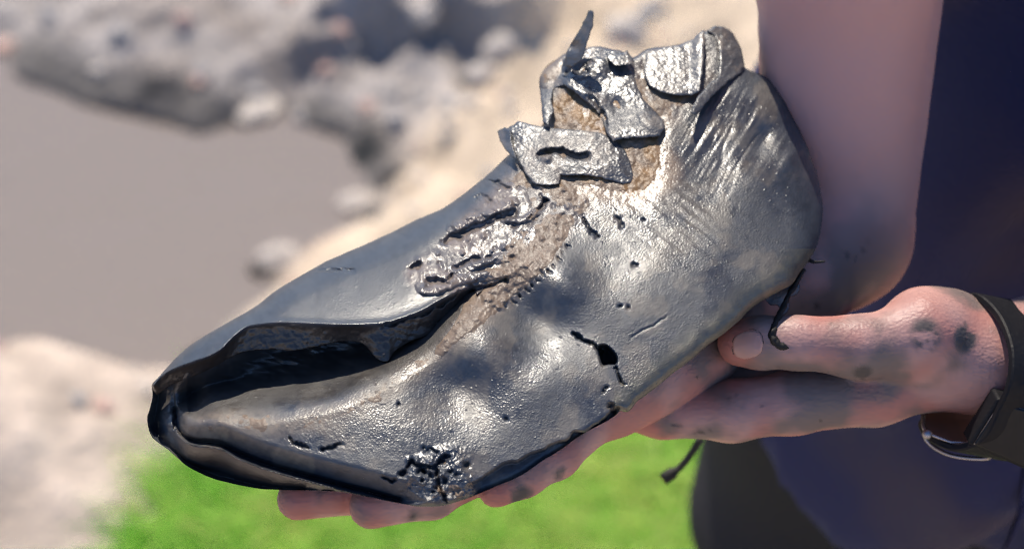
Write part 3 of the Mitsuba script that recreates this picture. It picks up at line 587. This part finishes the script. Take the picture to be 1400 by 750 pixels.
put('wrist_watch__rivet', trimesh.creation.icosphere(2, .0019).apply_translation(at(1268, 593, -148)), 'steel', True)
put('wrist_watch__keeper', loop_band(*(lambda s: (s + (b_[::2] - a_[::2]) * -.03 + outw(s) * .0026, s + (b_[::2] - a_[::2]) * .0 + outw(s) * .0026))(a_[::2]), .0008, .0002) if False else tube(at(*np.array(spline([(1366,546,-92),(1390,556,-120),(1420,566,-140),(1440,570,-160)], 4)).T), .0013, 6), 'strap_black', True)
# watch case hanging under the wrist, its dark face outward
cq = np.array([(1365,546,-80),(1446,568,-96),(1404,640,-122),(1326,606,-104)], float)
F4 = at(*cq.T); nn = np.cross(F4[1] - F4[0], F4[3] - F4[0]); nn /= np.linalg.norm(nn); nn *= np.sign(nn @ (EYE - F4[0]))
def slab(shr, z0, z1, r):
    q = F4.mean(0) + (F4 - F4.mean(0)) * shr
    return m3.Manifold.batch_hull([m3.Manifold.sphere(r, 16).translate((p + nn * z).tolist()) for p in q for z in (z0, z1)])
bsdf('watch_glass', (.006, .006, .008), .3, .25)
put('wrist_watch__case', slab(.93, -.008, -.001, .0014), 'strap_black', 30)
put('wrist_watch__face', slab(.86, -.002, .0006, .0008), 'watch_glass', 30)
put('wrist_watch__bezel', tube(np.vstack([spline(F4.mean(0) + (F4 - F4.mean(0)) * .9 + nn * .0006, 1, True), (F4.mean(0) + (F4 - F4.mean(0)) * .9 + nn * .0006)[:1]]), .0005, 6), 'steel', True)
# ---------------------------------------------------------------- the ground, the pool and the grass
def wpoly(pts, n=4, z=0.0):
    return spline(np.array([on_plane(x, y, z)[:2] for x, y in pts]), n, True)
WATER = wpoly([(-160,60),(0,78),(45,92),(95,112),(150,135),(205,148),(260,158),(310,166),(370,163),(425,168),(462,185),(500,212),(508,236),(478,250),(458,285),(420,318),(372,345),(338,388),(300,420),(255,445),(205,500),(135,462),(80,448),(30,460),(-160,520)], 4, -.05)
GRASS = wpoly([(170,860),(240,745),(278,700),(325,668),(390,640),(520,590),(760,500),(1000,440),(1500,380),(1900,800),(1300,1900),(500,2200),(100,1500)], 3)
SAND = wpoly([(255,500),(330,410),(400,340),(450,300),(530,262),(560,205),(620,150),(690,90),(720,40),(760,-60),(1300,-200),(1500,300),(900,560),(500,640),(300,600)])
def axis(lo, hi, h, far):
    a = np.arange(lo, hi, h); g = h * 1.25 ** np.arange(1, 60); o = np.cumsum(g); o = o[o < far]
    return np.concatenate([(lo - o)[::-1], a, hi + o])
gx, gy = np.meshgrid(axis(-.85, .95, .008, 300), axis(.45, 2.1, .008, 300), indexing='ij')
P3 = np.stack([gx, gy, gx * 0], -1)
dw = -sdist(gx, gy, WATER); dg = sdist(gx, gy, GRASS); ds = sdist(gx, gy, SAND)
fine = np.exp(-np.maximum(0, np.hypot(gx, gy - 1.2) - 1.5) * .6)
n_a, n_b, n_c = (meshkit.fbm(P3 * k, 4, s) - .5 for k, s in ((4, 31), (13, 32), (40, 33)))
shore = sstep(-.10, .12, dw)
peat = np.clip(sstep(.02, -.06, ds) * sstep(.06, -.02, dg) * (gy > 1.2), 0, 1)
hz = -.10 + (.09 - .025 * peat) * shore + (.05 - .03 * peat) * sstep(0, .5, dw) + .03 * n_a * shore + (.016 + .012 * peat) * n_b * shore * 1.5 + (.008 + .021 * peat) * n_c * shore + .012 * peat * np.abs(n_b) * shore
def ledge(pts, h, back, w=.010):
    """the ground beyond the line is higher by h, sloping back to nothing over the distance back"""
    l = np.array([on_plane(x, y)[:2] for x, y in pts]); d, s = dseg1(gx, gy, l)
    return h * sstep(-w, w, d + .012 * n_b * 2) * sstep(back, 0, d) * np.clip(np.minimum(s, 1 - s) * 7, 0, 1)
def dseg1(x, y, l):
    best = np.full(x.shape, 1e9); pos = np.zeros(x.shape); sg = np.ones(x.shape)
    for i in range(len(l) - 1):
        a, d = l[i], l[i + 1] - l[i]; q = np.clip(((x - a[0]) * d[0] + (y - a[1]) * d[1]) / (d @ d), 0, 1)
        e = np.hypot(x - a[0] - q * d[0], y - a[1] - q * d[1]); k = e < best
        best[k] = e[k]; pos[k] = ((i + q) / (len(l) - 1))[k]; sg[k] = np.sign(d[0] * (y - a[1]) - d[1] * (x - a[0]))[k]
    return best * sg, pos
hz += ledge([(440,20),(500,30),(560,42),(610,34),(660,48),(720,66),(760,70)], .055, .5, .007)
hz += ledge([(420,35),(460,36),(510,46),(540,48)], .026, .16, .006) + ledge([(385,54),(420,62),(455,60),(490,66)], .026, .16, .006)
hz += ledge([(-40,40),(10,56),(60,76),(110,98),(160,104),(215,116),(260,130),(320,150)], .032, .30, .010)
hz += ledge([(380,120),(430,128),(460,138),(480,175),(510,215)], .022, .2, .010) + ledge([(500,232),(535,250),(560,252)], .012, .12, .006)
MD = np.array(on_plane(70, 570)[:2]); hz += .10 * np.exp(-((gx - MD[0] + .1) / .26) ** 2 - ((gy - MD[1] + .06) / .15) ** 2) * shore
hz = np.where(dg > -.06, hz * sstep(.06, -.06, dg) + .028 * sstep(-.06, .06, dg), hz)
i, j = np.meshgrid(np.arange(gx.shape[0] - 1), np.arange(gx.shape[1] - 1), indexing='ij'); w_ = gx.shape[1]
q = np.stack([i * w_ + j, (i + 1) * w_ + j, (i + 1) * w_ + j + 1, i * w_ + j + 1], -1).reshape(-1, 4)
GM = trimesh.Trimesh(np.stack([gx, gy, hz], -1).reshape(-1, 3), np.vstack([q[:, [0, 1, 2]], q[:, [0, 2, 3]]]), process=False)
c_sand, c_pale, c_peat, c_wet, c_turf = map(np.array, ([.47,.375,.275], [.44,.355,.285], [.30,.27,.25], [.05,.047,.045], [.22,.38,.07]))
pk = peat[..., None]; GC = c_sand * (1 - pk) + c_peat * pk
pm = (sstep(.28, .05, np.hypot((gx - MD[0]) * .7, gy - MD[1])) * sstep(.0, .1, -ds))[..., None]
pm = (sstep(1.32, 1.22, gy) * sstep(-.1, -.22, gx + .0))[..., None]; GC = GC * (1 - pm) + c_pale * pm
GC = GC * (1 + .6 * n_b + .7 * n_c)[..., None]
GC = GC + (sstep(.12, .3, n_a + .5 * n_b) * (1 - .7 * peat) * .5)[..., None] * (np.array([.46,.30,.20]) - GC)
wet = (sstep(.05, .005, dw + .03 * n_b) * .75 + peat * sstep(.16, .3, n_a + n_b) * .4)[..., None]; GC = GC * (1 - wet) + c_wet * wet
tg = sstep(-.03, .02, dg + .04 * n_b)[..., None]; GC = GC * (1 - tg) + c_turf * tg
def soil_bump(p, n, uv):
    q = p * 120.0
    return FB(q.x, q.y, q.z, octaves=4)
bsdf('soil', VC, .85, .3, soil_bump, .006, 1e-3)
put('ground', GM, 'soil', True, kind='structure', color=GC.reshape(-1, 3))
# murky pool
def ripple(p, n, uv): return FB(p.x * 14, p.y * 22, 0.0, octaves=2)
bsdf('murky_water', (.20, .163, .135), .05, .6, ripple, .0012, 1e-3)
wp = WATER.mean(0) + (WATER - WATER.mean(0)) * 1.16
put('water', trimesh.Trimesh(*(lambda v, f: (np.c_[v, np.full(len(v), -.055)], f))(*trimesh.creation.triangulate_polygon(Polygon(wp).buffer(0), engine='earcut')), process=False), 'murky_water', False, kind='structure')
# stones
def ground_z(x, y):
    fx, fy = np.interp(x, gx[:, 0], np.arange(gx.shape[0])), np.interp(y, gy[0], np.arange(gy.shape[1]))
    return float(ndi.map_coordinates(hz, [[fx], [fy]], order=1)[0])
ico = trimesh.creation.icosphere(3)
bsdf('pale_stone', (.50, .44, .38), .8, .3, soil_bump, .003, 1e-3); bsdf('grey_stone', (.30, .28, .265), .8, .3, soil_bump, .003, 1e-3); bsdf('peat_lump', (.05, .045, .043), .85, .3, soil_bump, .004, 1e-3); bsdf('pink_stone', (.48, .32, .26), .8, .3, soil_bump, .003, 1e-3)
num = {}
def stone(x, y, r, mat, label, seed, flat=.6, group=None, name='stone'):
    v = ico.vertices; d = 1 + .9 * (meshkit.fbm(v * 1.3 + seed * 3.1, 3, seed) - .5)
    v = v * d[:, None] * np.array([r, r * .8, r * flat]); a = seed * 1.7
    v = v @ np.array([[math.cos(a), math.sin(a), 0], [-math.sin(a), math.cos(a), 0], [0, 0, 1]])
    z = max(ground_z(x, y), -.055)
    num[name] = num.get(name, -1) + 1
    put(name + (f'_{num[name]:03d}' if num[name] else ''), trimesh.Trimesh(v + [x, y, z + r * flat * .3], ico.faces, process=False), mat, True, label, 'stone', group)
def stone_at(px, py, rpx, *a, **k):
    p = on_plane(px, py, 0.0); p = on_plane(px, py, max(ground_z(p[0], p[1]), -.05)); stone(p[0], p[1], rpx * .00068, *a, **k)
for sx, sy, r, mat, lab, fl in [
    (487,264,30,'pale_stone','flat pale stone at the pool edge with a dark hollow beneath it',.45), (383,340,34,'pale_stone','pale grey stone lying at the waterline just above the shoe toe flap',.6),
    (538,228,24,'peat_lump','dark peat lump at the right end of the pool',.8), (657,108,26,'pale_stone','white blocky stone on the bank left of the shoe collar',.8),
    (545,170,20,'grey_stone','rounded grey stone on the bank above the dark peat lump',.8), (447,127,15,'pink_stone','small rounded pinkish stone on the grey bank above the pool',.8),
    (856,44,34,'pale_stone','bright pale stone behind the strap end of the shoe',.7), (352,150,38,'pale_stone','long pale stone at the far waterline',.35),
    (137,116,14,'pale_stone','small white stone beside the far waterline at left',.7), (276,134,17,'pink_stone','pinkish stone at the far waterline by the dark peat edge',.6),
    (250,30,15,'pink_stone','small pink stone high on the grey bank',.7), (580,2,30,'pale_stone','pale boulder above the dark ledge at the top',.6), (690,16,32,'pale_stone','large cream boulder at the right end of the dark ledge',.8),
    (410,158,16,'grey_stone','grey stone at the far waterline next to the long pale stone',.7), (5,62,22,'pink_stone','pinkish stone at the far left waterline',.5), (620,140,24,'grey_stone','flat grey stone on the sand below the white blocky stone',.35), (515,284,17,'peat_lump','small dark peat lump by the flat pale stone at the pool edge',.5),
    (353,362,17,'peat_lump','dark lump at the waterline beside the pale grey stone',.6), (880,22,24,'grey_stone','grey stone at the top between strap end and heel tab',.5), (142,572,17,'pink_stone','reddish stone on the pale mound beside the shoe toe',.5)]:
    stone_at(sx, sy, r, mat, lab, num.get('stone', 0) + 2, fl)
r5 = np.random.default_rng(11); made = 0
while made < 190:
    x, y = r5.uniform(-.7, .75), (r5.uniform(.8, 1.75) if made % 2 else r5.uniform(1.45, 1.9)); k = (np.abs(gx[:, 0] - x).argmin(), np.abs(gy[0] - y).argmin())
    if dw[k] < .03 or dg[k] > -.03: continue
    pe = peat[k] > .5; zone = 'on the grey peat bank beyond the pool' if pe else 'on the pale sandy ground'
    stone(x, y, r5.uniform(.004, .018 if pe else .011), r5.choice(['grey_stone', 'peat_lump', 'grey_stone', 'pink_stone'] if pe else ['pale_stone', 'pale_stone', 'pink_stone', 'grey_stone']), 'small pebble lying ' + zone, made + 40, .6, 'pebbles ' + zone, 'pebble'); made += 1
# grass: blades with a bend
nb = 60000; bx, by = r5.uniform(-.75, .9, nb * 2), r5.uniform(.35, 1.6, nb * 2)
k = shapely.contains_xy(Polygon(GRASS).buffer(.02), bx, by); bx, by = bx[k][:nb], by[k][:nb]; n = len(bx)
edge = meshkit.fbm(np.stack([bx, by, bx * 0], -1) * 9, 3, 5)
hh = .018 + .035 * r5.random(n) * (.5 + edge); az = r5.uniform(0, 2 * np.pi, n); ln = r5.uniform(.5, 2.2, n) * hh; wd = r5.uniform(.0011, .0022, n)
c, s = np.cos(az), np.sin(az); B = np.stack([bx, by, np.full(n, .026)], -1); sd_ = np.stack([-s, c, 0 * s], -1) * wd[:, None]; dr_ = np.stack([c, s, 0 * s], -1)
up = np.array([0, 0, 1.0]); m1 = B + dr_ * (ln * .3)[:, None] + up * (hh * .6)[:, None]; tp = B + dr_ * ln[:, None] + up * hh[:, None]
GV = np.stack([B - sd_, B + sd_, m1 + sd_ * .8, m1 - sd_ * .8, tp], 1).reshape(-1, 3); o = 5 * np.arange(n)[:, None]
GF = np.concatenate([o + [0, 1, 2], o + [0, 2, 3], o + [3, 2, 4]], 0)
tone = meshkit.fbm(np.stack([bx, by, bx * 0], -1) * 11, 4, 6)[:, None] + .35 * r5.normal(size=(n, 1)) * .5
gcol = np.array([.34, .62, .11]) + np.clip(tone - .38, -.3, 1) * np.array([.75, .55, .30])
scene['grass_blade'] = {'type': 'principledthin', 'base_color': VC, 'roughness': .5, 'diff_trans': 1.2, 'spec_trans': 0.0}
put('grass', trimesh.Trimesh(GV, GF, process=False), 'grass_blade', False, 'bright green short grass below the shoe', 'grass', kind='stuff', color=np.repeat(gcol.clip(.02, .7), 5, 0))
